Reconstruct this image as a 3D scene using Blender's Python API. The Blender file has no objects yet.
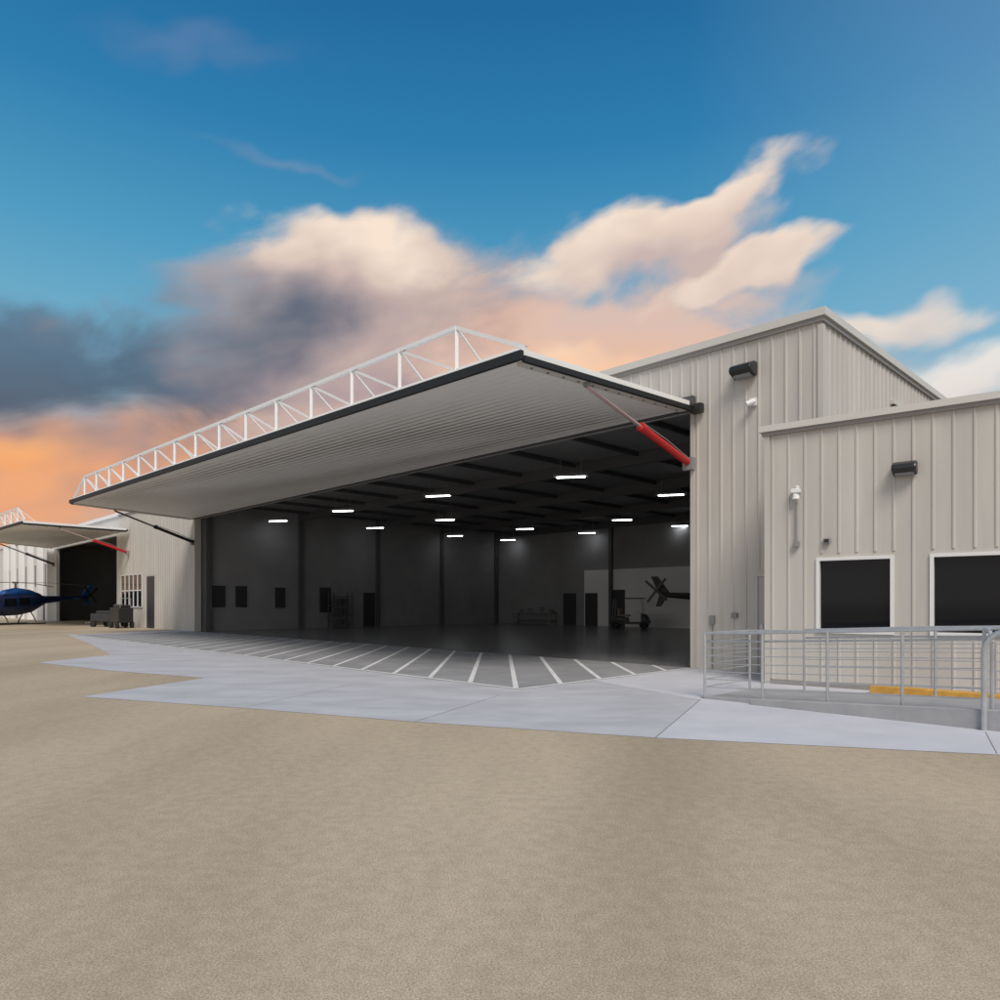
import bpy, math, random
from mathutils import Vector
random.seed(4)
S=bpy.context.scene
S.view_settings.view_transform='Standard'
try: S.view_settings.look='None'
except Exception: pass
S.view_settings.exposure=0
R=math.radians

# ---------------------------------------------------------------- materials
def mat(name,col,rough=0.6,metal=0.0,var=0.0,vscale=2.0,bump=0.0,bscale=40.0,emit=None,estr=0,spec=0.5,stretch=(1,1,1)):
    m=bpy.data.materials.new(name); m.use_nodes=True
    nt=m.node_tree; b=nt.nodes['Principled BSDF']
    b.inputs['Base Color'].default_value=(*col,1)
    b.inputs['Roughness'].default_value=rough
    b.inputs['Metallic'].default_value=metal
    b.inputs['Specular IOR Level'].default_value=spec
    if emit:
        b.inputs['Emission Color'].default_value=(*emit,1); b.inputs['Emission Strength'].default_value=estr
    g=None
    if var>0 or bump>0:
        g=nt.nodes.new('ShaderNodeNewGeometry')
        mp=nt.nodes.new('ShaderNodeMapping'); mp.inputs['Scale'].default_value=stretch
        nt.links.new(g.outputs['Position'],mp.inputs['Vector'])
    if var>0:
        n=nt.nodes.new('ShaderNodeTexNoise'); n.inputs['Scale'].default_value=vscale; n.inputs['Detail'].default_value=3
        n.inputs['Roughness'].default_value=0.65
        nt.links.new(mp.outputs[0],n.inputs['Vector'])
        r=nt.nodes.new('ShaderNodeValToRGB')
        r.color_ramp.elements[0].position=0.3; r.color_ramp.elements[1].position=0.7
        r.color_ramp.elements[0].color=(*[c*(1-var) for c in col],1)
        r.color_ramp.elements[1].color=(*[min(1,c*(1+var)) for c in col],1)
        nt.links.new(n.outputs[0],r.inputs[0]); nt.links.new(r.outputs[0],b.inputs['Base Color'])
    if bump>0:
        n2=nt.nodes.new('ShaderNodeTexNoise'); n2.inputs['Scale'].default_value=bscale; n2.inputs['Detail'].default_value=1
        nt.links.new(g.outputs['Position'],n2.inputs['Vector'])
        bp=nt.nodes.new('ShaderNodeBump'); bp.inputs['Strength'].default_value=bump; bp.inputs['Distance'].default_value=0.01
        nt.links.new(n2.outputs[0],bp.inputs['Height']); nt.links.new(bp.outputs[0],b.inputs['Normal'])
    return m

M={}
M['wall']=mat('painted_metal_siding',(0.53,0.505,0.465),0.55,var=0.09,vscale=1.6,stretch=(1,1,0.12),spec=0.3)
M['wall2']=mat('painted_metal_siding_pale',(0.62,0.61,0.59),0.55,var=0.05,vscale=0.8,stretch=(1,1,0.25),spec=0.3)
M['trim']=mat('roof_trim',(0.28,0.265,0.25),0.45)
M['trimlight']=mat('roof_trim_light',(0.60,0.58,0.54),0.45)
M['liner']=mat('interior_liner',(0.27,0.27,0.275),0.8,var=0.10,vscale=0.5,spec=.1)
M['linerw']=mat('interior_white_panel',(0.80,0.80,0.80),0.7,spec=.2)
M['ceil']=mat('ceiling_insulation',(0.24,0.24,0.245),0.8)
M['steel']=mat('frame_steel',(0.09,0.09,0.095),0.6)
M['door_under']=mat('door_liner',(0.84,0.83,0.81),0.5,var=0.03,vscale=0.6,spec=0.3)
M['black']=mat('black_rubber',(0.012,0.012,0.013),0.6)
M['blackm']=mat('black_metal',(0.02,0.02,0.02),0.35)
M['white']=mat('white_painted_steel',(0.82,0.82,0.82),0.4)
M['galv']=mat('galvanised_steel',(0.50,0.52,0.54),0.4,metal=0.6,var=0.1,vscale=8)
M['red']=mat('red_cylinder_paint',(0.50,0.015,0.015),0.35)
M['chrome']=mat('chrome_rod',(0.75,0.55,0.55),0.2,metal=0.8)
M['glass']=mat('dark_window_glass',(0.006,0.007,0.009),0.06,spec=0.3)
M['frame']=mat('white_window_frame',(0.75,0.75,0.74),0.45)
M['grey']=mat('grey_box_paint',(0.25,0.25,0.25),0.5)
M['doorg']=mat('man_door_paint',(0.42,0.40,0.37),0.5,var=0.03)
M['doord']=mat('dark_door_paint',(0.035,0.035,0.04),0.5)
M['yellow']=mat('yellow_curb_paint',(0.62,0.33,0.06),0.6,var=0.15,vscale=6)
M['blue']=mat('blue_aircraft_paint',(0.008,0.018,0.07),0.25)
M['blue2']=mat('bright_blue_paint',(0.015,0.09,0.32),0.25)
M['tyre']=mat('tyre_rubber',(0.02,0.02,0.02),0.8)
M['lamp']=mat('lit_strip_light',(0.9,0.9,0.9),0.5,emit=(0.95,0.98,1.0),estr=14)
M['seat']=mat('tan_seat',(0.3,0.25,0.18),0.7)
M['paint']=mat('white_road_paint',(0.72,0.72,0.72),0.6,var=0.2,vscale=7)
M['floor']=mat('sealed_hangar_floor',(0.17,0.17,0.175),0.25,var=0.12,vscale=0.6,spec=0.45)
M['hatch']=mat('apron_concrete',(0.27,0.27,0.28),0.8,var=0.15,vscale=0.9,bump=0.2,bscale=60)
M['conc']=mat('pale_concrete',(0.46,0.46,0.485),0.8,var=0.13,vscale=1.1,bump=0.25,bscale=60,stretch=(.6,1.2,1))
M['conc2']=mat('new_concrete',(0.54,0.54,0.58),0.8,var=0.08,vscale=1.1,bump=0.25,bscale=60)
M['ramp']=mat('ramp_concrete',(0.34,0.34,0.35),0.8,var=0.12,vscale=2,bump=0.3,bscale=40)
M['joint']=mat('joint_sealant',(0.22,0.21,0.20),0.8)

# ground: tan exposed aggregate with speckle, broad stains and a worn wheel track
def ground_mat():
    m=bpy.data.materials.new('tan_ground'); m.use_nodes=True
    nt=m.node_tree; b=nt.nodes['Principled BSDF']; L=nt.links.new
    g=nt.nodes.new('ShaderNodeNewGeometry')
    def noise(sc,det,rough=0.6,st=None,rot=20):
        n=nt.nodes.new('ShaderNodeTexNoise'); n.noise_dimensions='2D'; n.inputs['Scale'].default_value=sc; n.inputs['Detail'].default_value=det; n.inputs['Roughness'].default_value=rough
        if st:
            mp=nt.nodes.new('ShaderNodeMapping'); mp.inputs['Scale'].default_value=st; mp.inputs['Rotation'].default_value=(0,0,R(rot))
            L(g.outputs['Position'],mp.inputs[0]); L(mp.outputs[0],n.inputs['Vector'])
        else: L(g.outputs['Position'],n.inputs['Vector'])
        return n.outputs[0]
    def mr(n,a,bb,c,d,k='LINEAR'):
        r=nt.nodes.new('ShaderNodeMapRange'); r.interpolation_type=k
        r.inputs[1].default_value=a; r.inputs[2].default_value=bb; r.inputs[3].default_value=c; r.inputs[4].default_value=d
        L(n,r.inputs[0]); return r.outputs[0]
    def mth(op,a,c):
        q=nt.nodes.new('ShaderNodeMath'); q.operation=op
        for i,v in enumerate((a,c)):
            if v is None: continue
            if isinstance(v,(int,float)): q.inputs[i].default_value=v
            else: L(v,q.inputs[i])
        return q.outputs[0]
    big=noise(0.28,4,0.6,(1,0.3,1))
    a=mr(big,0.3,0.7,0.86,1.12)
    nf=noise(95,2,0.85)
    c=mr(nf,0.3,0.7,0.66,1.34)
    med=mr(noise(9,2,0.7),0.3,0.7,.93,1.07)
    f=mth('MULTIPLY',mth('MULTIPLY',a,c),med)
    # worn wheel track running from the doorway towards the viewer
    mp=nt.nodes.new('ShaderNodeMapping'); mp.vector_type='TEXTURE'; mp.inputs['Location'].default_value=(1.15,5.5,0); mp.inputs['Rotation'].default_value=(0,0,R(-16))
    L(g.outputs['Position'],mp.inputs[0]); sp=nt.nodes.new('ShaderNodeSeparateXYZ'); L(mp.outputs[0],sp.inputs[0])
    dist=mth('ABSOLUTE',mth('ADD',sp.outputs[0],mr(big,0,1,-.5,.5)),None)
    f=mth('MULTIPLY',f,mr(dist,.1,.8,.90,1.0,'SMOOTHSTEP'))
    mx=nt.nodes.new('ShaderNodeVectorMath'); mx.operation='SCALE'
    mx.inputs[0].default_value=(0.435,0.352,0.255)
    L(f,mx.inputs['Scale']); L(mx.outputs[0],b.inputs['Base Color'])
    b.inputs['Roughness'].default_value=0.85; b.inputs['Specular IOR Level'].default_value=0.2
    bp=nt.nodes.new('ShaderNodeBump'); bp.inputs['Strength'].default_value=0.3; bp.inputs['Distance'].default_value=0.003
    L(nf,bp.inputs['Height']); L(bp.outputs[0],b.inputs['Normal'])
    return m
M['ground']=ground_mat()

# ---------------------------------------------------------------- frames
class Frame:
    def __init__(s,o,a,n):
        s.o=Vector((o[0],o[1],0)); s.a=Vector((a[0],a[1],0)).normalized(); s.n=Vector((n[0],n[1],0)).normalized()
    def __call__(s,t,u,z): return s.o+s.a*t+s.n*u+Vector((0,0,z))
H=Frame((4.72,17.3),(-0.70,0.714),(-0.714,-0.70))     # t: along the front to the far end, u: outwards
O=Frame((5.3,14.0),(0.792,-0.61),(-0.61,-0.792))      # office front

def empty(name,loc=(0,0,0)):
    e=bpy.data.objects.new(name,None); e.location=loc; S.collection.objects.link(e); return e

class B:
    def __init__(s): s.v=[]; s.f=[]
    def quadbox(s,pts):
        i=len(s.v); s.v+= [tuple(p) for p in pts]
        for q in ((0,3,2,1),(4,5,6,7),(0,1,5,4),(1,2,6,5),(2,3,7,6),(3,0,4,7)):
            s.f.append(tuple(i+k for k in q))
        return s
    def box(s,F,t0,t1,u0,u1,z0,z1):
        return s.quadbox([F(t0,u0,z0),F(t1,u0,z0),F(t1,u1,z0),F(t0,u1,z0),F(t0,u0,z1),F(t1,u0,z1),F(t1,u1,z1),F(t0,u1,z1)])
    def poly(s,pts):
        i=len(s.v); s.v+=[tuple(p) for p in pts]; s.f.append(tuple(range(i,i+len(pts)))); return s
    def tube(s,p0,p1,r,n=8,r1=None,cap=True):
        p0=Vector(p0);p1=Vector(p1); r1=r if r1 is None else r1
        d=(p1-p0).normalized(); up=Vector((0,0,1)) if abs(d.z)<0.9 else Vector((1,0,0))
        x=d.cross(up).normalized(); y=d.cross(x)
        i=len(s.v)
        for p,rr in ((p0,r),(p1,r1)):
            for k in range(n):
                a=2*math.pi*k/n+math.pi/n
                s.v.append(tuple(p+x*math.cos(a)*rr+y*math.sin(a)*rr))
        for k in range(n): s.f.append((i+k,i+(k+1)%n,i+n+(k+1)%n,i+n+k))
        if cap: s.f.append(tuple(i+k for k in range(n))[::-1]); s.f.append(tuple(i+n+k for k in range(n)))
        return s
    def path(s,pts,r,n=8):
        for a,b in zip(pts[:-1],pts[1:]): s.tube(a,b,r,n)
        return s
    def loft(s,secs,n=16):
        i=len(s.v)
        for c,w,h in secs:
            c=Vector(c);w=Vector(w);h=Vector(h)
            for k in range(n):
                a=2*math.pi*k/n; s.v.append(tuple(c+w*math.cos(a)+h*math.sin(a)))
        for j in range(len(secs)-1):
            for k in range(n):
                s.f.append((i+j*n+k,i+j*n+(k+1)%n,i+(j+1)*n+(k+1)%n,i+(j+1)*n+k))
        s.f.append(tuple(i+k for k in range(n))[::-1]); e=i+(len(secs)-1)*n; s.f.append(tuple(e+k for k in range(n)))
        return s
    def done(s,name,m,parent=None,bevel=0,smooth=False):
        me=bpy.data.meshes.new(name); me.from_pydata(s.v,[],s.f); me.update()
        import bmesh
        bm=bmesh.new(); bm.from_mesh(me); bmesh.ops.recalc_face_normals(bm,faces=bm.faces); bm.to_mesh(me); bm.free()
        o=bpy.data.objects.new(name,me); S.collection.objects.link(o)
        me.materials.append(M[m])
        if smooth:
            for p in me.polygons: p.use_smooth=True
        if bevel:
            md=o.modifiers.new('bevel','BEVEL'); md.width=bevel; md.segments=2; md.limit_method='ANGLE'
        if parent:
            o.parent=parent; o.matrix_parent_inverse=parent.matrix_basis.inverted()
        return o

def ribs(b,F,t0,t1,u,z0,z1,sp=0.3,w=0.035,h=0.022,out=1,skip=()):
    n=int(round(abs(t1-t0)/sp))
    for k in range(n+1):
        t=t0+(t1-t0)*k/n
        for seg0,seg1 in _segs(t,z0,z1,skip):
            b.quadbox([F(t-w,u,seg0),F(t+w,u,seg0),F(t+w*0.5,u+h*out,seg0),F(t-w*0.5,u+h*out,seg0),
                       F(t-w,u,seg1),F(t+w,u,seg1),F(t+w*0.5,u+h*out,seg1),F(t-w*0.5,u+h*out,seg1)])
def _segs(t,z0,z1,skip):
    s=[(z0,z1)]
    for (a,bb,c,d) in skip:
        if a<=t<=bb:
            ns=[]
            for (p,q) in s:
                if c>p: ns.append((p,min(q,c)))
                if d<q: ns.append((max(p,d),q))
            s=[x for x in ns if x[1]-x[0]>0.01]
    return s

# ---------------------------------------------------------------- ground
b=B(); b.poly([(-1500,-300,0),(1500,-300,0),(1500,2500,0),(-1500,2500,0)]); b.done('ground','ground')
z=0.004
b=B(); b.poly([(-20.6,37.0,z),(-21.9,35.6,z),(-16,27.5,z),(-12.0,21.7,z),(-12.4,18.9,z),(-9.2,16.6,z),(-6.29,15.0,z),(-7.14,12.0,z),(-4,10.75,z),(-1.14,9.46,z),(1.84,8.34,z),(3.3,11.6,z),H(0,4.0,z),H(0,0,z),H(34,0,z)])
b.done('concrete_apron','conc')
b=B(); b.poly([(1.845,8.34,z),(5.26,7.41,z),(12,5.6,z),(20,9,z),H(-8,-1,z),H(0.0,0,z),H(0,3.98,z),(3.305,11.6,z)]); b.done('concrete_walkway','conc2')
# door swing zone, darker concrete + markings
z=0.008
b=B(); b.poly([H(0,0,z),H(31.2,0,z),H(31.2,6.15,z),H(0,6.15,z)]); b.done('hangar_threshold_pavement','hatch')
z=0.012
b=B()
def strip(p0,p1,w):
    p0=Vector(p0);p1=Vector(p1); d=(p1-p0).normalized(); x=Vector((-d.y,d.x,0))*w/2
    b.poly([p0-x,p0+x,p1+x,p1-x])
strip(H(-0.05,6.1,z),H(31.3,6.1,z),0.11)
strip(H(0.0,0.1,z),H(0.0,6.04,z),0.11); strip(H(31.2,0.1,z),H(31.2,6.04,z),0.11)
a=H.a; nrm=H.n
# stripes at 45 degrees to the wall
for i in range(-60,10):
    X=0.3+0.9*i
    pts=[]
    for u in (0.08,6.03):
        t=(X-H.o.x-nrm.x*u)/a.x; pts.append((t,u))
    (ta,ua),(tb,ub)=pts
    lo,hi=0.06,31.14
    def lerp(q): return (ta+(tb-ta)*q, ua+(ub-ua)*q)
    q0,q1=0,1
    if abs(tb-ta)>1e-6:
        qs=sorted([(lo-ta)/(tb-ta),(hi-ta)/(tb-ta)])
        q0=max(0,qs[0]); q1=min(1,qs[1])
    if q1-q0<0.05: continue
    A=lerp(q0);C=lerp(q1)
    strip(H(A[0],A[1],z),H(C[0],C[1],z),0.10)
b.done('painted_floor_markings','paint')
b=B()
def js(p,q,w=0.008):
    p=Vector((*p,0.0075));q=Vector((*q,0.0075)); d=(q-p).normalized(); x=Vector((-d.y,d.x,0))*w/2
    b.poly([p-x,p+x,q+x,q-x])
js((-1.14,9.47),(0.0,12.2)); js((-3.9,10.75),(-2.9,13.9)); js((1.85,8.36),(3.3,11.6),0.01)
js((5.26,7.45),(6.0,8.7)) 
b.done('concrete_joint','joint')
# hairline crack in the slab
b=B(); p=Vector((-0.19,2.72,0.004)); pts=[p]
for i in range(9): p=p+Vector((0.022,-0.010+random.uniform(-.007,.007),0)); pts.append(p)
for p,q in zip(pts[:-1],pts[1:]):
    d=(q-p).normalized(); x=Vector((-d.y,d.x,0))*0.0009; b.poly([p-x,p+x,q+x,q-x])
b.done('ground_crack','joint')

# ---------------------------------------------------------------- main hangar
HT=7.9; OP=6.35; OW=31.2; T0=-3.1; T1=44.8; DEP=24
hg=empty('aircraft_hangar',H(15,-5,0))
b=B()
b.box(H,T0,0,-0.25,0,0,HT-0.2)
b.box(H,OW,T1,-0.25,0,0,HT-0.2)
b.box(H,0,OW,-0.25,0,OP,HT-0.2)
b.box(H,T0,T0+0.2,-DEP,-0.25,0,HT-0.2)
b.box(H,T1-0.2,T1,-DEP,-0.25,0,HT-0.2)
b.box(H,T0,T1,-DEP-0.2,-DEP,0,HT-0.2)
b.done('exterior_wall','wall',hg)
b=B()
ribs(b,H,T0+0.15,-0.15,0,0.02,HT-0.22,0.3,skip=[(-2.75,-1.6,0,2.35)])
ribs(b,H,OW+0.2,T1-0.1,0,0.02,HT-0.22,0.3,skip=[(37.7,39.2,0,3.4),(39.9,44.4,1.3,3.6)])
ribs(b,H,0,OW,0,OP+0.35,HT-0.22,0.3)
Hs=Frame(H(T0,0,0)[:2],(-H.n.x,-H.n.y),(-H.a.x,-H.a.y))
ribs(b,Hs,0.15,DEP,0,0.02,HT-0.22,0.3)
b.done('siding_rib','wall',hg)
b=B(); b.box(H,T0,T1,-DEP-0.2,0,HT-0.2,HT-0.05); b.done('roof','trimlight',hg)
b=B()
b.box(H,T0-0.12,T1,0.003,0.12,HT-0.17,HT); b.box(H,T0-0.12,T0-0.003,-DEP-0.3,0.003,HT-0.17,HT)
b.done('eave_trim','trimlight',hg)
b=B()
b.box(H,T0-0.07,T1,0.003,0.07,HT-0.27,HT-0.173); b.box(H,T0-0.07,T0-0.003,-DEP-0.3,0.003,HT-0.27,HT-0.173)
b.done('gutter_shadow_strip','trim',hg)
b=B(); b.box(H,T0-0.05,T0+0.06,-0.06,0.045,0,HT-0.33); b.box(H,-0.08,0.02,-0.3,0.05,0,OP); b.box(H,OW-0.02,OW+0.1,-0.3,0.05,0,OP)
b.done('corner_trim','wall',hg)
b=B(); b.box(H,-0.1,OW+0.1,0.01,0.16,OP-0.05,OP+0.3); b.done('door_header_beam','steel',hg)
# interior
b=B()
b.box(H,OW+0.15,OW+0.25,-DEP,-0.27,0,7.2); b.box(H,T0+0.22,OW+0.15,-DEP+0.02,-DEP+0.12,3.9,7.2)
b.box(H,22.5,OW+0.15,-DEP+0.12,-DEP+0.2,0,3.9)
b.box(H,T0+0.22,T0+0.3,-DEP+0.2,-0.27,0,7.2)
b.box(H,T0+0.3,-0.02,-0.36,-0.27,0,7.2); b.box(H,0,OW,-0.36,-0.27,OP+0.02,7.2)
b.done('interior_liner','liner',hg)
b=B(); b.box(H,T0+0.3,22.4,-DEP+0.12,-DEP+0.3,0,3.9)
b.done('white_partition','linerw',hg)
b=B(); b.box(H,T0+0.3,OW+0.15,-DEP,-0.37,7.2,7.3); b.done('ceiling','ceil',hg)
b=B()
for s in (-0.8,-6.5,-12.3,-18,-23.6):
    b.box(H,OW-0.05,OW+0.14,s-0.12,s+0.12,0,7.18)
    b.box(H,T0+0.3,OW-0.05,s-0.1,s+0.1,6.75,7.19)
for t in range(0,32,3):
    b.box(H,t-0.05,t+0.05,-DEP+0.2,-0.4,7.02,7.19)
for t in (5,12.5,20):
    b.box(H,t-0.12,t+0.12,-DEP+0.31,-DEP+0.5,0,6.7)
b.done('rigid_frame','steel',hg)
b=B(); b.poly([H(T0+0.3,-0.0,0.009),H(OW+0.15,-0.0,0.009),H(OW+0.15,-DEP,0.009),H(T0+0.3,-DEP,0.009)]); b.done('hangar_floor','floor',hg)
w=B()
# windows and doors in the far side wall: distances back from the door line
for d0,d1,z0,z1 in ((1.0,1.75,1.35,2.6),(2.37,3.05,1.35,2.6),(4.85,5.5,1.3,2.55),(7.9,8.7,1.0,2.6),(11.2,12.1,0.01,2.3)):
    w.box(H,OW+0.1,OW+0.148,-d1,-d0,z0,z1)
w.box(H,18.9,20.2,-DEP+0.3,-DEP+0.33,0.01,2.5)
w.box(H,21.2,22.3,-DEP+0.3,-DEP+0.33,0.01,2.3)
w.box(H,23.2,24.4,-DEP+0.2,-DEP+0.23,0.01,2.3)
w.done('interior_door','doord',hg)
# strip lights hung under the roof frames
lb=B(); hb=B()
for X_,Y_ in ((-13.13,41.64),(-8.28,37.11),(-8.08,45.53),(-2.81,31.91),(-3.21,41.14),(-3.26,50.96),(1.64,46.14),(0.62,54.2),(2.73,27.1),(6.03,48.78),(7.13,41.14),(7.68,31.61),(11.4,44.34)):
    F=Frame((X_,Y_),(0.98,-0.2),(-0.2,-0.98))
    lb.box(F,-0.55,0.55,-0.06,0.06,6.425,6.46); hb.box(F,-0.66,0.66,-0.12,0.12,6.463,6.55)
    hb.tube(F(-0.4,0,6.55),F(-0.4,0,7.2),0.012,6); hb.tube(F(0.4,0,6.55),F(0.4,0,7.2),0.012,6)
lb.done('strip_light_tube','lamp',hg); hb.done('strip_light_housing','grey',hg)
# personnel door on the right pier
b=B(); b.box(H,-2.65,-1.7,0.003,0.03,0.02,2.2); b.done('personnel_door','doorg',hg)
b=B(); b.box(H,-2.72,-2.653,0.003,0.05,0.02,2.27); b.box(H,-1.697,-1.63,0.003,0.05,0.02,2.27); b.box(H,-2.653,-1.697,0.003,0.05,2.203,2.27)
b.done('door_frame','wall',hg)
b=B(); b.box(H,-1.83,-1.76,.031,.06,.95,1.12); b.tube(H(-1.79,.06,1.0),H(-1.92,.07,1.0),.015,8); b.done('door_handle','galv',hg)
b=B(); b.box(H,-0.62,-0.5,0.003,0.07,1.1,1.3); b.box(H,-1.2,-1.06,0.003,0.07,1.25,1.37); b.tube(H(-.56,.03,.02),H(-.56,.03,1.1),.013,6); b.done('electrical_outlet_box','grey',hg)
# far end: storefront window + dark door
b=B(); b.box(H,40,44.3,0.003,0.02,1.35,3.5); b.done('storefront_glass','glass',hg)
b=B()
for i in range(6): t=40+4.3*i/5; b.box(H,t-0.05,t+0.05,0.022,0.06,1.35,3.5)
for zz in (1.3,2.4,3.47): b.box(H,39.95,44.35,0.024,0.058,zz,zz+0.07)
b.done('storefront_mullion','frame',hg)
b=B(); b.box(H,37.8,39.1,0.003,0.04,0.01,3.3); b.done('far_entry_door','doord',hg)
b=B(); b.box(Hs,4.6,5.5,0.003,0.06,6.1,6.75); b.done('louvre','blackm',hg)
b=B(); b.box(Hs,4.5,5.6,0.003,0.10,6.75,6.85); b.done('louvre_hood','trimlight',hg)

# ---------------------------------------------------------------- hydraulic hangar door
def hangar_door(F,ta,tb,zr,zl,zh,hinge_u,out,parent,bays):
    th=0.2
    def zt(t,u):
        q=(t-ta)/(tb-ta); zo=zr+(zl-zr)*q
        return zh+(zo-zh)*(u-hinge_u)/(out-hinge_u)
    def P(t,u,dz=0): return F(t,u,zt(t,u)+dz)
    b=B()
    b.quadbox([P(ta,hinge_u),P(tb,hinge_u),P(tb,out),P(ta,out),P(ta,hinge_u,th),P(tb,hinge_u,th),P(tb,out,th),P(ta,out,th)])
    b.done('door_panel','door_under',parent)
    b=B(); n=24
    for k in range(1,n):
        u=hinge_u+(out-hinge_u)*k/n
        b.quadbox([P(ta+.25,u-.03,-.004),P(tb-.25,u-.03,-.004),P(tb-.25,u+.03,-.004),P(ta+.25,u+.03,-.004),
                   P(ta+.25,u-.06,0.002),P(tb-.25,u-.06,0.002),P(tb-.25,u+.06,0.002),P(ta+.25,u+.06,0.002)])
    b.done('liner_rib','door_under',parent)
    b=B()
    def bar(t0,u0,t1,u1,w,h,dz):
        p=P(t0,u0,dz); q=P(t1,u1,dz); d=(q-p).normalized(); x=Vector((-d.y,d.x,0)).normalized()*w/2; zz=Vector((0,0,h/2))
        b.quadbox([p-x-zz,p+x-zz,q+x-zz,q-x-zz,p-x+zz,p+x+zz,q+x+zz,q-x+zz])
    bar(ta-.06,out+.045,tb+.06,out+.045,0.08,0.17,0.06)
    bar(ta-.045,hinge_u,ta-.045,out+.0,0.08,0.11,0.0)
    bar(tb+.045,hinge_u,tb+.045,out+.0,0.08,0.11,0.0)
    b.done('edge_seal','black',parent)
    b=B()
    bar(ta+.12,hinge_u+.1,ta+.12,out-.1,0.2,0.05,-.03); bar(tb-.12,hinge_u+.1,tb-.12,out-.1,0.2,0.05,-.03)
    b.done('edge_channel','trimlight',parent)
    b=B()
    for k in range(12):
        u=hinge_u+.4+(out-hinge_u-.8)*k/11; p=P(ta+.12,u,-.08); b.tube(p,p+Vector((0,0,.03)),.03,6)
    b.done('channel_bolt','grey',parent)
    b=B(); hgt=0.92; u=out-.12; L=tb-ta; st=L/bays
    base=[P(ta+st*k,u,th+.04) for k in range(bays+1)]
    top=[P(ta+st*k,u,th+hgt) for k in range(1,bays)]
    for p,q in zip(base[:-1],base[1:]): b.tube(p,q,.05,4)
    for p,q in zip(top[:-1],top[1:]): b.tube(p,q,.06,4)
    b.tube(base[0],top[0],.055,4); b.tube(base[-1],top[-1],.055,4)
    for k in range(bays-1):
        b.tube(base[k+1],top[k],.05,4)
        if k<bays-2:
            b.tube(top[k+1],base[k+1],.035,4)
    for k in range(0,bays-1,1):
        b.tube(top[k],P(ta+st*(k+1),u-1.1,th+.02),.022,4)
    b.done('door_truss','white',parent)
    for t,nm in ((ta+.02,'a'),(tb-.02,'b')):
        s=1 if nm=='a' else -1
        lo=F(t+.05*s,.12,5.02); hi=P(t+.05*s,4.1,-.12)
        m1=lo.lerp(hi,.5)
        b=B(); b.tube(lo,m1,.085,14); b.tube(lo.lerp(hi,.48),lo.lerp(hi,.52),.1,14); b.done('hydraulic_cylinder', 'red' if nm=='a' else 'blackm',parent)
        b=B(); b.tube(m1,hi,.045,10); b.done('cylinder_rod','chrome' if nm=='a' else 'blackm',parent)
        b=B(); b.box(F,t-.08,t+.18,.05,.2,4.85,5.15); 
        p=hi; b.tube(p-Vector((0,0,.02)),p+Vector((0,0,.12)),.07,6)
        b.path([lo+Vector((0,0,.12)),lo.lerp(hi,.25)+Vector((0,0,.16)),m1+Vector((0,0,.12))],.015,6)
        b.done('cylinder_bracket','grey',parent)
    b=B()
    n=10
    for k in range(n+1):
        t=ta+L*k/n; b.tube(F(t-.12,.18,zh+.05),F(t+.12,.18,zh+.05),.06,8)
    b.done('hinge_barrel','blackm',parent)
hangar_door(H,-0.05,OW+0.1,6.1,6.62,6.32,0.2,6.1,hg,16)
b=B(); b.box(H,-.35,-.08,.05,.22,6.2,6.42); b.done('hinge_end_block','blackm',hg)

# ---------------------------------------------------------------- second hangar
h2=empty('aircraft_hangar',H(60,-5,0))
A0=T1+0.01; A1=95; q0=45.4; q1=62.5
b=B()
b.box(H,A0,q0,-.25,0,0,HT-.2); b.box(H,q1,A1,-.25,0,0,HT-.2); b.box(H,q0,q1,-.25,0,OP,HT-.2)
b.box(H,A0,A0+.2,-DEP,-.25,0,HT-.2); b.box(H,A1-.2,A1,-DEP,-.25,0,HT-.2); b.box(H,A0,A1,-DEP-.2,-DEP,0,HT-.2)
b.done('exterior_wall','wall2',h2)
b=B(); ribs(b,H,q1+.3,A1-.1,0,.02,HT-.25,.6); ribs(b,H,q0,q1,0,OP+.1,HT-.25,.6); b.done('siding_rib','wall2',h2)
b=B(); b.box(H,A0,A1,-DEP-.2,0,HT-.2,HT-.04); b.box(H,A0,A1+.1,.003,.12,HT-.22,HT+.02); b.done('roof','white',h2)
b=B(); b.box(H,q0-.4,q1+6,-DEP+.1,-DEP+.2,0,7); b.box(H,q1+6,q1+6.1,-DEP+.2,-.3,0,7); b.box(H,A0+.21,A0+.3,-DEP+.2,-.3,0,7); b.box(H,A0+.3,q1+6,-DEP+.2,-.3,7,7.1)
b.done('interior_liner','liner',h2)
b=B(); 
for t0 in (64,68,72,76,80): b.box(H,t0,t0+2.6,.03,.06,3.2,5.2)
for t0 in (66.8,78.8): b.box(H,t0,t0+1.0,.03,.06,.01,2.2)
b.done('window_glass','glass',h2)
b=B()
for t0 in (63.4,67.2,71.2,75.2,79.2,83): b.box(H,t0,t0+.35,.02,.5,0,HT-.25)
b.done('pilaster','white',h2)
hangar_door(H,42.6,63,6.5,6.9,6.45,0.2,6.1,h2,10)

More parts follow.
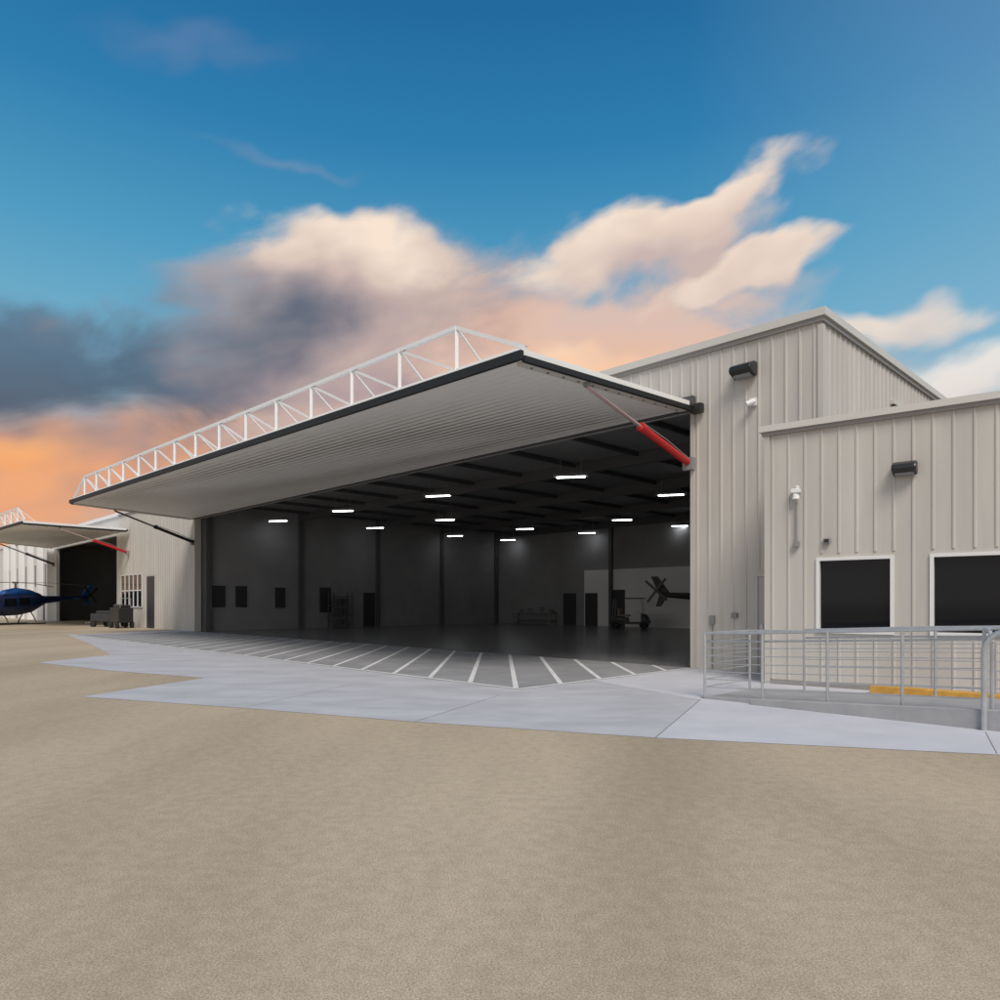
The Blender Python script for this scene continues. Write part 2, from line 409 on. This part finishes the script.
# ---------------------------------------------------------------- office building
of=empty('office_building',O(3,-2,0))
OH=4.95; OL=12.0
wins=[(0.97,2.2),(2.83,4.06),(5.4,6.63),(7.4,8.63)]
b=B()
zs0,zs1=1.07,2.42
prev=0
for (w0,w1) in wins:
    b.box(O,prev,w0,-.2,0,0,OH); b.box(O,w0,w1,-.2,0,0,zs0); b.box(O,w0,w1,-.2,0,zs1,OH); prev=w1
b.box(O,prev,OL,-.2,0,0,OH)
b.box(O,0,.2,-1.65,-.2,0,OH); b.box(O,OL-.2,OL,-9,-.2,0,OH)
b.done('exterior_wall','wall',of)
b=B(); ribs(b,O,.12,OL-.1,0,.1,OH-.02,.305,w=.028,h=.02,skip=[(w0-.12,w1+.12,zs0-.12,zs1+.12) for w0,w1 in wins])
b.done('siding_rib','wall',of)
b=B(); b.box(O,-.03,.07,-.3,.04,0,OH-.02); b.done('corner_trim','wall',of)
b=B(); b.box(O,-.003,OL+.003,-.22,.012,-.0,.1); b.done('base_flashing','trim',of)
b=B(); b.poly([O(.1,-.2,OH-.1),O(OL-.1,-.2,OH-.1),O(OL-.1,-9,OH-.1),H(T0-.02,-2,OH-.1),H(T0-.02,-.02,OH-.1),O(.1,-1.6,OH-.1)]); b.done('roof','trim',of)
b=B(); b.box(O,-.12,OL+.12,-.3,.12,OH+.03,OH+.15); b.done('parapet_cap','trimlight',of)
b=B(); b.box(O,-.07,OL+.07,-.26,.07,OH-.04,OH+.03); b.done('parapet_fascia','trim',of)
fb=B(); gb=B()
for w0,w1 in wins:
    f=.04
    for x0,x1,z0_,z1_ in ((w0-f,w0+.02,zs0-f,zs1+f),(w1-.02,w1+f,zs0-f,zs1+f)): fb.box(O,x0,x1,-.1,.035,z0_,z1_)
    fb.box(O,w0+.02,w1-.02,-.1,.033,zs1-.02,zs1+f); fb.box(O,w0+.02,w1-.02,-.1,.033,zs0-f,zs0+.02)
    gb.box(O,w0+.02,w1-.02,-.09,-.075,zs0+.02,zs1-.02)
fb.done('window_frame','frame',of); gb.done('window_glass','glass',of)

def wall_lamp(F,t,z,s=1.0):
    e=empty('wall_lamp',F(t,0,z))
    prof=[(0,-.13),(0.06,-.16),(.30,-.08),(.34,-.02),(.30,.07),(.12,.15),(0,.15)]
    prof=[(a*s,c*s) for a,c in prof]
    hw=.24*s
    b=B()
    L=[F(t-hw,.025+u,z+zz) for u,zz in prof]; Rr=[F(t+hw,.025+u,z+zz) for u,zz in prof]
    n=len(prof); b.v=[tuple(p) for p in L+Rr]
    b.f=[tuple(range(n)),tuple(range(2*n-1,n-1,-1))]+[(k,(k+1)%n,n+(k+1)%n,n+k) for k in range(n)]
    b.done('lamp_housing','blackm',e,bevel=.03)
    b=B(); b.box(F,t-hw*.75,t+hw*.75,.07*s,.25*s,z-.155*s,z-.10*s); b.done('lamp_lens','grey',e)
    b=B(); b.box(F,t-.1,t+.1,.0,.03,z-.1,z+.1); b.done('back_plate','blackm',e)
wall_lamp(H,-1.42,6.95,1.1)
wall_lamp(O,2.42,3.98,.8)
e=empty('security_camera',H(-1.6,0,6.2))
b=B(); b.box(H,-1.66,-1.5,.003,.06,6.12,6.3); b.tube(H(-1.58,.05,6.2),H(-1.58,.12,6.2),.03,8); b.done('mount','white',e)
b=B(); b.tube(H(-1.66,.12,6.2),H(-1.52,.24,6.13),.06,12); b.done('camera_body','white',e)
e=empty('electrical_conduit',O(.58,0,3))
b=B(); b.path([O(.58,.05,2.95),O(.58,.05,3.55)],.018,8); b.tube(O(.58,.05,2.75),O(.58,.05,2.95),.018); b.done('conduit','grey',e)
b=B(); b.box(O,.53,.63,.02,.1,2.68,2.80); b.done('junction_box','grey',e,bevel=.01)
b=B(); b.box(O,.50,.66,.02,.16,3.72,3.8); b.tube(O(.58,.09,3.6),O(.58,.09,3.75),.07,12,r1=.05); b.tube(O(.6,.1,3.8),O(.62,.11,3.85),.04,10); b.done('floodlight_head','white',e,bevel=.01)
e=empty('electrical_box',O(1.1,0,2.7)); b=B(); b.box(O,1.07,1.19,.02,.09,2.72,2.82); b.done('box_body','grey',e,bevel=.01)
b=B(); b.box(O,1.09,1.17,.091,.1,2.74,2.8); b.done('box_cover','blackm',e)

# ---------------------------------------------------------------- access ramp, curb and railings
e=empty('access_ramp',H(-5,4,0))
b=B(); uo,ui=4.82,3.0
def rz(t): return 0.02+max(0,min(1,(-t-3.2)/4.2))*0.2
b.quadbox([H(-3.05,ui,.0),H(-7.3,ui,.0),H(-7.3,uo,.0),H(-3.05,uo,.0),H(-3.05,ui,.03),H(-7.3,ui,rz(-7.3)),H(-7.3,uo,rz(-7.3)),H(-3.05,uo,.03)])
b.box(H,-9.5,-7.303,ui,uo,0,.22)
b.done('ramp_slab','ramp',e)
b=B(); b.quadbox([H(-3.9,uo,.0),H(-7.25,uo,.0),H(-7.25,uo+.12,.0),H(-3.9,uo+.12,.0),H(-3.9,uo,.09),H(-7.25,uo,.27),H(-7.25,uo+.12,.27),H(-3.9,uo+.12,.09)]); b.done('ramp_kerb','ramp',e,bevel=.01)
e=empty('yellow_curb',H(-5.8,2.1,0)); b=B(); b.box(H,-9,-4.75,2.0,2.16,0.0,.16); b.done('curb_body','yellow',e,bevel=.02)

rl=empty('ramp_railing',H(-5,4.7,0))
def rail(u,posts,rr=(0.17,.30,.43,.56,.69,.82)):
    b=B()
    for t in posts:
        zb=rz(t); b.tube(H(t,u,zb),H(t,u,zb+1.07),.023,10)
        b.tube(H(t,u,zb),H(t,u,zb+.012),.06,10)
    ps=sorted(posts,reverse=True)
    for p,q in zip(ps[:-1],ps[1:]):
        b.tube(H(p,u,rz(p)+1.07),H(q,u,rz(q)+1.07),.022,10)
        for r in rr: b.tube(H(p,u,rz(p)+r),H(q,u,rz(q)+r),.007,6)
        b.tube(H(p,u-.07,rz(p)+.93),H(q,u-.07,rz(q)+.93),.016,8)
    b.done('rail_section','galv',rl)
rail(4.72,[-3.0,-4.0,-5.0,-6.0,-6.95])
rail(3.1,[-4.0,-6.0,-8.0,-9.3])
b=B()
b.tube(H(-3,3.1,.02),H(-3,3.1,1.09),.023,10)
b.tube(H(-3,4.72,1.09),H(-3,3.1,1.09),.022,10)
b.tube(H(-3,3.1,1.09),H(-4,3.1,1.1),.022,10)
for r in (0.17,.30,.43,.56,.69,.82,.93): b.tube(H(-3,4.72,r+.02),H(-3,3.1,r+.02),.007,6)
b.done('end_rail','galv',rl)
b=B()
b.path([H(-6.95,4.72,1.27),H(-7.02,4.78,1.24),H(-7.05,4.8,1.1),H(-7.05,4.8,0.2)],.026,10)
b.path([H(-6.95,4.65,1.27),H(-7.6,4.66,1.32),H(-8.4,4.66,1.33),H(-9.4,4.66,1.33)],.026,10)
arc=[H(-7.0,4.98,0.0),H(-7.0,4.98,1.0)]+[H(-7.0-.25*(1-math.cos(R(x))),4.98,1.0+.25*math.sin(R(x))) for x in (20,40,60,80)]+[H(-7.8,4.98,1.27)]
b.path(arc,.036,14)
b.done('handrail_return','galv',rl)

# ---------------------------------------------------------------- helicopter
def helicopter(F,body,accent,nm='helicopter',blades=4):
    e=empty(nm,F(0,0,0))
    Wv=lambda w: F.n*w
    Zv=Vector((0,0,1))
    secs=[(2.7,1.15,.05,.05),(2.55,1.15,.35,.3),(2.2,1.25,.6,.5),(1.6,1.4,.78,.72),(.8,1.5,.85,.85),(-.2,1.55,.85,.85),(-1.1,1.6,.7,.72),(-1.8,1.75,.42,.48),(-2.3,1.85,.26,.3),(-3.8,1.95,.19,.2),(-5.6,2.05,.13,.14),(-6.0,2.08,.08,.09)]
    b=B(); b.loft([(F(t,0,z),Wv(w),Zv*h) for t,z,w,h in secs],20); b.done('fuselage',body,e,smooth=True)
    b=B(); b.loft([(F(t,0,z),Wv(w),Zv*h) for t,z,w,h in [(1.2,2.2,.1,.1),(.9,2.3,.4,.25),(0,2.4,.5,.35),(-1.0,2.3,.42,.32),(-1.9,2.1,.2,.2)]],16); b.done('engine_cowl',accent,e,smooth=True)
    b=B()
    for s in (1,-1):
        b.poly([F(2.35,.37*s,1.37),F(1.7,.78*s,1.42),F(1.5,.76*s,1.85),F(1.9,.47*s,1.85)])
        b.poly([F(1.4,.845*s,1.35),F(.5,.885*s,1.4),F(.5,.81*s,1.95),F(1.3,.77*s,1.9)])
        b.poly([F(.3,.885*s,1.45),F(-.5,.87*s,1.5),F(-.5,.81*s,1.98),F(.3,.80*s,1.97)])
    b.done('cabin_window','glass',e)
    b=B(); b.tube(F(0,0,2.6),F(0,0,3.15),.07,10); b.tube(F(0,0,3.05),F(0,0,3.18),.2,12)
    b.done('rotor_mast','grey',e)
    b=B()
    for k in range(blades):
        a=R(25+360/blades*k); d=(math.cos(a),math.sin(a)); n=(-d[1]*.12,d[0]*.12)
        L=5.0
        p0=F(d[0]*.2,d[1]*.2,3.12); p1=F(d[0]*2.5,d[1]*2.5,3.08); p2=F(d[0]*L,d[1]*L,2.9)
        nn=F.a*n[0]+F.n*n[1]
        for p,q in ((p0,p1),(p1,p2)):
            b.quadbox([p-nn,p+nn,q+nn,q-nn,p-nn+Zv*.02,p+nn+Zv*.02,q+nn+Zv*.02,q-nn+Zv*.02])
    b.done('main_rotor_blade','blackm',e)
    b=B()
    y=.03
    b.quadbox([F(-5.3,-y,2.1),F(-6.0,-y,2.1),F(-6.0,y,2.1),F(-5.3,y,2.1),F(-6.1,-y,3.1),F(-6.5,-y,3.1),F(-6.5,y,3.1),F(-6.1,y,3.1)])
    b.quadbox([F(-5.5,-y,1.98),F(-6.0,-y,1.98),F(-6.0,y,1.98),F(-5.5,y,1.98),F(-5.9,-y,1.4),F(-6.2,-y,1.4),F(-6.2,y,1.4),F(-5.9,y,1.4)][::-1])
    b.box(F,-4.9,-4.5,-.9,.9,1.98,2.02)
    b.done('tail_fin',accent,e)
    b=B(); c=F(-6.1,.16,2.3); b.tube(F(-6.1,0,2.3),F(-6.1,.2,2.3),.06,8)
    for k in range(2):
        a=R(50+90*k); d=F.a*math.cos(a)+Zv*math.sin(a); n=(F.a*-math.sin(a)+Zv*math.cos(a))*.07
        p=c-d*.85;q=c+d*.85; w=F.n*.015
        b.quadbox([p-n-w,p+n-w,q+n-w,q-n-w,p-n+w,p+n+w,q+n+w,q-n+w])
    b.done('tail_rotor','blackm',e)
    b=B()
    for s in (1,-1):
        b.path([F(2.3,1.0*s,.3),F(2.0,1.0*s,.07),F(-1.6,1.0*s,.07)],.05,8)
        b.path([F(1.2,1.0*s,.09),F(1.2,.8*s,.45),F(1.2,.4*s,.8)],.045,8)
        b.path([F(-.9,1.0*s,.09),F(-.9,.8*s,.45),F(-.9,.35*s,.98)],.045,8)
    b.done('landing_skid','blackm',e)
    return e
helicopter(Frame((-36.0,52.3),(-.35,-.93),(.93,-.35)),'blue','blue2')
P=H(7.0,-19.5,0); helicopter(Frame((P.x,P.y),(.80,-.6),(-.6,-.80)),'doord','doord')

def golf_cart(F):
    e=empty('golf_cart',F(0,0,0))
    b=B()
    b.quadbox([F(-1.2,-.58,.3),F(1.25,-.55,.3),F(1.25,.55,.3),F(-1.2,.58,.3),F(-1.2,-.58,.42),F(1.25,-.55,.42),F(1.25,.55,.42),F(-1.2,.58,.42)])
    b.quadbox([F(.75,-.55,.42),F(1.3,-.5,.42),F(1.3,.5,.42),F(.75,.55,.42),F(.75,-.5,1.0),F(1.1,-.42,.85),F(1.1,.42,.85),F(.75,.5,1.0)])
    b.quadbox([F(-1.2,-.58,.42),F(-.05,-.55,.42),F(-.05,.55,.42),F(-1.2,.58,.42),F(-1.15,-.52,.75),F(-.1,-.52,.7),F(-.1,.52,.7),F(-1.15,.52,.75)])
    b.done('cart_body','blackm',e,bevel=.03)
    b=B(); b.box(F,-.55,.0,-.5,.5,.76,.88); b.box(F,-.68,-.56,-.5,.5,.76,1.25); b.done('bench_seat','seat',e,bevel=.03)
    b=B(); b.box(F,-1.05,.95,-.6,.6,1.85,1.92); b.done('canopy','blackm',e,bevel=.03)
    b=B()
    for s in (1,-1): b.tube(F(.9,.5*s,.9),F(.75,.52*s,1.86),.02,6); b.tube(F(-1.0,.52*s,.7),F(-.9,.52*s,1.86),.02,6)
    b.tube(F(.75,.25,.95),F(.45,.25,1.15),.02,6)
    b.done('canopy_post','galv',e)
    b=B()
    for t in (-.85,.9):
        for s in (1,-1): b.tube(F(t,.45*s,.24),F(t,.62*s,.24),.24,18)
    b.done('wheel','tyre',e,bevel=.03)
golf_cart(Frame((8.1,44.0),(.95,-.3),(-.3,-.95)))

e=empty('workbench',H(24.8,-22.5,0)); b=B()
b.box(H,25,29,-DEP+.3,-DEP+1.0,.85,.92)
for t in (25.1,28.9): 
    for s in (-DEP+.35,-DEP+.95): b.box(H,t-.04,t+.04,s-.04,s+.04,.01,.85)
b.box(H,25,29,-DEP+.3,-DEP+.95,.3,.34)
b.done('bench_frame','grey',e)
b=B(); 
for t in (25.3,26.2,27.4,28.2): b.box(H,t,t+.5,-DEP+.35,-DEP+.8,.925,1.1+random.random()*.35)
b.done('bench_items','liner',e)
e=empty('storage_rack',H(30.6,-9,0)); b=B()
for s in (-8.4,-9.8):
    for t in (30.5,31.1): b.box(H,t-.03,t+.03,s-.03,s+.03,.01,2.3)
for zz in (.2,.8,1.4,2.0): b.box(H,30.46,31.14,-9.84,-8.36,zz,zz+.04)
b.done('rack_frame','steel',e)
b=B()
for zz in (.24,.84,1.44): 
    for s in (-9.6,-9.1): b.box(H,30.6,31.0,s,s+.4,zz+.003,zz+.3+random.random()*.15)
b.done('rack_boxes','steel',e)

def gpu(F,nm,L=1.6,Wd_=.8,h=1.0,m='blackm'):
    e=empty(nm,F(0,0,0))
    b=B(); b.box(F,-L/2,L/2,-Wd_/2,Wd_/2,.35,h); b.box(F,-L/2+.1,L/2-.4,-Wd_/2+.08,Wd_/2-.08,h+.002,h+.18); b.done('unit_body',m,e,bevel=.05)
    b=B()
    for t in (-L/2+.25,L/2-.25):
        for s in (1,-1): b.tube(F(t,(Wd_/2-.1)*s,.22),F(t,(Wd_/2+.06)*s,.22),.22,16)
    b.done('wheel','tyre',e)
    b=B(); b.path([F(L/2,0,.4),F(L/2+.8,0,.25)],.03,8); b.tube(F(L/2+.8,-.2,.25),F(L/2+.8,.2,.25),.03,8)
    b.path([F(-L/2+.1,-.3,h),F(-L/2+.1,-.3,h+.6),F(-L/2+.1,.3,h+.6),F(-L/2+.1,.3,h)],.025,8); b.done('tow_bar','grey',e)
gpu(Frame((-24.3,45.2),(-.7,.7),(-.7,-.7)),'ground_power_unit',1.7,.9,1.3)
gpu(Frame((-26.3,47.3),(-.9,.3),(-.3,-.9)),'tow_tractor',2.0,1.1,.9,'doord')

# ---------------------------------------------------------------- world
w=bpy.data.worlds.new('World'); S.world=w; w.use_nodes=True
w.cycles.sampling_method='MANUAL'; w.cycles.sample_map_resolution=256
nt=w.node_tree; L=nt.links.new
for n in list(nt.nodes): nt.nodes.remove(n)
out=nt.nodes.new('ShaderNodeOutputWorld'); bg=nt.nodes.new('ShaderNodeBackground'); L(bg.outputs[0],out.inputs[0])
tc=nt.nodes.new('ShaderNodeTexCoord'); sep=nt.nodes.new('ShaderNodeSeparateXYZ'); L(tc.outputs['Generated'],sep.inputs[0])
def m_(op,a,b=None,c=None,clamp=False):
    n=nt.nodes.new('ShaderNodeMath'); n.operation=op; n.use_clamp=clamp
    for i,v in enumerate((a,b,c)):
        if v is None: continue
        if isinstance(v,(int,float)): n.inputs[i].default_value=v
        else: L(v,n.inputs[i])
    return n.outputs[0]
def mapr(v,a,b,c,d,kind='SMOOTHSTEP'):
    n=nt.nodes.new('ShaderNodeMapRange'); n.interpolation_type=kind
    for i,x in enumerate((a,b,c,d)): n.inputs[i+1].default_value=x
    L(v,n.inputs[0]); return n.outputs[0]
def mixc(f,a,b):
    n=nt.nodes.new('ShaderNodeMix'); n.data_type='RGBA'
    ins=[i for i in n.inputs if i.type=='RGBA']
    for s,v in ((n.inputs[0],f),(ins[0],a),(ins[1],b)):
        if isinstance(v,(int,float)): s.default_value=v
        elif isinstance(v,tuple): s.default_value=(*v,1)
        else: L(v,s)
    return [o for o in n.outputs if o.type=='RGBA'][0]
def comb(x,y,z=0.0):
    n=nt.nodes.new('ShaderNodeCombineXYZ')
    for i,v in enumerate((x,y,z)):
        if isinstance(v,(int,float)): n.inputs[i].default_value=v
        else: L(v,n.inputs[i])
    return n.outputs[0]
def noise(vec,sc,det=8,rough=.55,dist=0):
    n=nt.nodes.new('ShaderNodeTexNoise'); n.noise_dimensions='2D'; n.inputs['Scale'].default_value=sc; n.inputs['Detail'].default_value=det; n.inputs['Roughness'].default_value=rough; n.inputs['Distortion'].default_value=dist
    L(vec,n.inputs['Vector']); return n.outputs[0]
X,Y,Z=sep.outputs
AZ=m_('MULTIPLY',m_('ARCTAN2',X,Y),180/math.pi)
EL=m_('MULTIPLY',m_('ARCSINE',Z),180/math.pi)
ct,st=math.cos(R(14)),math.sin(R(14))
al=m_('ADD',m_('MULTIPLY',AZ,ct),m_('MULTIPLY',EL,st)); ac=m_('SUBTRACT',m_('MULTIPLY',EL,ct),m_('MULTIPLY',AZ,st))
n1=noise(comb(m_('MULTIPLY_ADD',al,.075,13.1),m_('MULTIPLY',ac,.17)),1.0,6,.56,.3)
n2=noise(comb(m_('MULTIPLY_ADD',al,.10,47.7),m_('MULTIPLY',ac,.22)),1.0,3,.5)
n3=noise(comb(m_('MULTIPLY_ADD',AZ,.16,81.7),m_('MULTIPLY',EL,.2)),1.0,2,.5)
V=comb(m_('MULTIPLY_ADD',n2,6,m_('SUBTRACT',AZ,3.0)),m_('MULTIPLY_ADD',n3,4,m_('SUBTRACT',EL,2.0)))
n1c=m_('SUBTRACT',n1,.5); sh=m_('MULTIPLY_ADD',n2,1.6,-.3)
r=nt.nodes.new('ShaderNodeValToRGB'); cr=r.color_ramp
stops=[(0,(.80,.45,.27)),(.10,(.60,.42,.34)),(.2,(.42,.50,.55)),(.30,(.17,.42,.58)),(.42,(.075,.32,.52)),(.55,(.025,.20,.42)),(.72,(.008,.115,.29)),(1,(.02,.10,.26))]
cr.elements[0].position=0; cr.elements[0].color=(*stops[0][1],1); cr.elements[1].position=1; cr.elements[1].color=(*stops[-1][1],1)
for p,c in stops[1:-1]:
    x=cr.elements.new(p); x.color=(*c,1)
L(m_('DIVIDE',EL,60,clamp=True),r.inputs[0])
col=r.outputs[0]
col=mixc(mapr(AZ,15,60,0,.45,'LINEAR'),col,(.33,.50,.66))
def blob(az,el,ra,rb,tilt,top,bot,soft=.5,na=.8,amax=1.0):
    global col
    mp=nt.nodes.new('ShaderNodeMapping'); mp.vector_type='TEXTURE'
    mp.inputs['Location'].default_value=(az,el,0); mp.inputs['Rotation'].default_value=(0,0,R(tilt)); mp.inputs['Scale'].default_value=(ra,rb,1)
    L(V,mp.inputs[0])
    ln=nt.nodes.new('ShaderNodeVectorMath'); ln.operation='LENGTH'; L(mp.outputs[0],ln.inputs[0])
    # smoothstep on (1 - r + noise)
    d=m_('MULTIPLY_ADD',n1c,na*2,m_('SUBTRACT',1.0,ln.outputs['Value']))
    alpha=mapr(d,0,soft,0,amax)
    sp=nt.nodes.new('ShaderNodeSeparateXYZ'); L(mp.outputs[0],sp.inputs[0])
    f=m_('MULTIPLY_ADD',sp.outputs[1],.5,sh,clamp=True)
    col=mixc(alpha,col,mixc(f,bot,top))
cream=(.98,.80,.64)
blob(-24,36,10,1.6,8,(.35,.32,.5),(.2,.25,.4),1,.6,.2)
blob(-17,31.0,8,.7,-2,(.5,.45,.5),(.3,.3,.4),1,.5,.22)
blob(-2,13,36,10.5,4,(.55,.40,.36),(.90,.52,.32),.6,.4,.97)
blob(-38,8.5,24,8,8,(.26,.22,.24),(.86,.38,.17),.6,.5,.97)
blob(-32,15.6,22,5.0,8,(.10,.16,.23),(.06,.10,.15),.7,.6,.93)
blob(-9,21,21,8.0,3,(.60,.45,.39),(.34,.26,.28),.6,.5,.97)
blob(-20,20.5,13,5.2,14,(.30,.28,.31),(.075,.11,.16),1.0,.6,.92)
blob(10,20.5,19,6.2,0,(.70,.52,.45),(.80,.50,.36),.6,.6,.96)
blob(-11,25.9,11,3.0,-2,cream,(.5,.38,.36),.6,.6,.92)
blob(10.5,26.2,11.5,3.2,12,cream,(.60,.46,.42),.5,.5,.96)
blob(16.5,28.4,9,1.7,17,cream,(.66,.50,.44),.5,.5,.92)
blob(19,23.9,9,1.9,9,cream,(.62,.48,.44),.45,.5,.95)
blob(27,19.2,10,1.5,-2,cream,(.7,.6,.55),.7,.5,.85)
blob(34,15,11,2.6,8,(.9,.86,.80),(.8,.72,.66),.8,.6,.9)
blob(-37,9.6,8,2.0,10,(1.0,.50,.18),(.9,.38,.14),.8,.6,.9)
blob(4,18.0,10,2.4,5,(1.0,.72,.50),(.95,.55,.32),.9,.5,.85)
# unseen sky behind the camera, made pale and bright as added soft fill
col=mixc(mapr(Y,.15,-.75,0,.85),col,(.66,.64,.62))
sky=nt.nodes.new('ShaderNodeTexSky'); sky.sky_type='NISHITA'; sky.sun_disc=False
SE,SA=R(50),R(170)
sky.sun_elevation=SE; sky.sun_rotation=SA
add=nt.nodes.new('ShaderNodeMix'); add.data_type='RGBA'; add.blend_type='ADD'; add.inputs[0].default_value=.004
ins=[i for i in add.inputs if i.type=='RGBA']; L(col,ins[0]); L(sky.outputs[0],ins[1])
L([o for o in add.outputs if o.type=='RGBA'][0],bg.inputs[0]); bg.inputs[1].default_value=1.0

sd=bpy.data.lights.new('sun','SUN'); sd.energy=2.5; sd.angle=R(25); sd.color=(1,.93,.85)
so=bpy.data.objects.new('sun',sd); S.collection.objects.link(so)
d=Vector((math.sin(SA)*math.cos(SE),math.cos(SA)*math.cos(SE),math.sin(SE)))
so.rotation_euler=d.to_track_quat('Z','Y').to_euler(); so.location=(0,-10,30)

cd=bpy.data.cameras.new('camera'); co=bpy.data.objects.new('camera',cd); S.collection.objects.link(co)
co.location=(0,0,1.6); co.rotation_euler=(R(90),0,0)
cd.sensor_width=36; cd.lens=36*.704; cd.shift_y=.103; cd.clip_end=5000; cd.clip_start=.05
S.camera=co
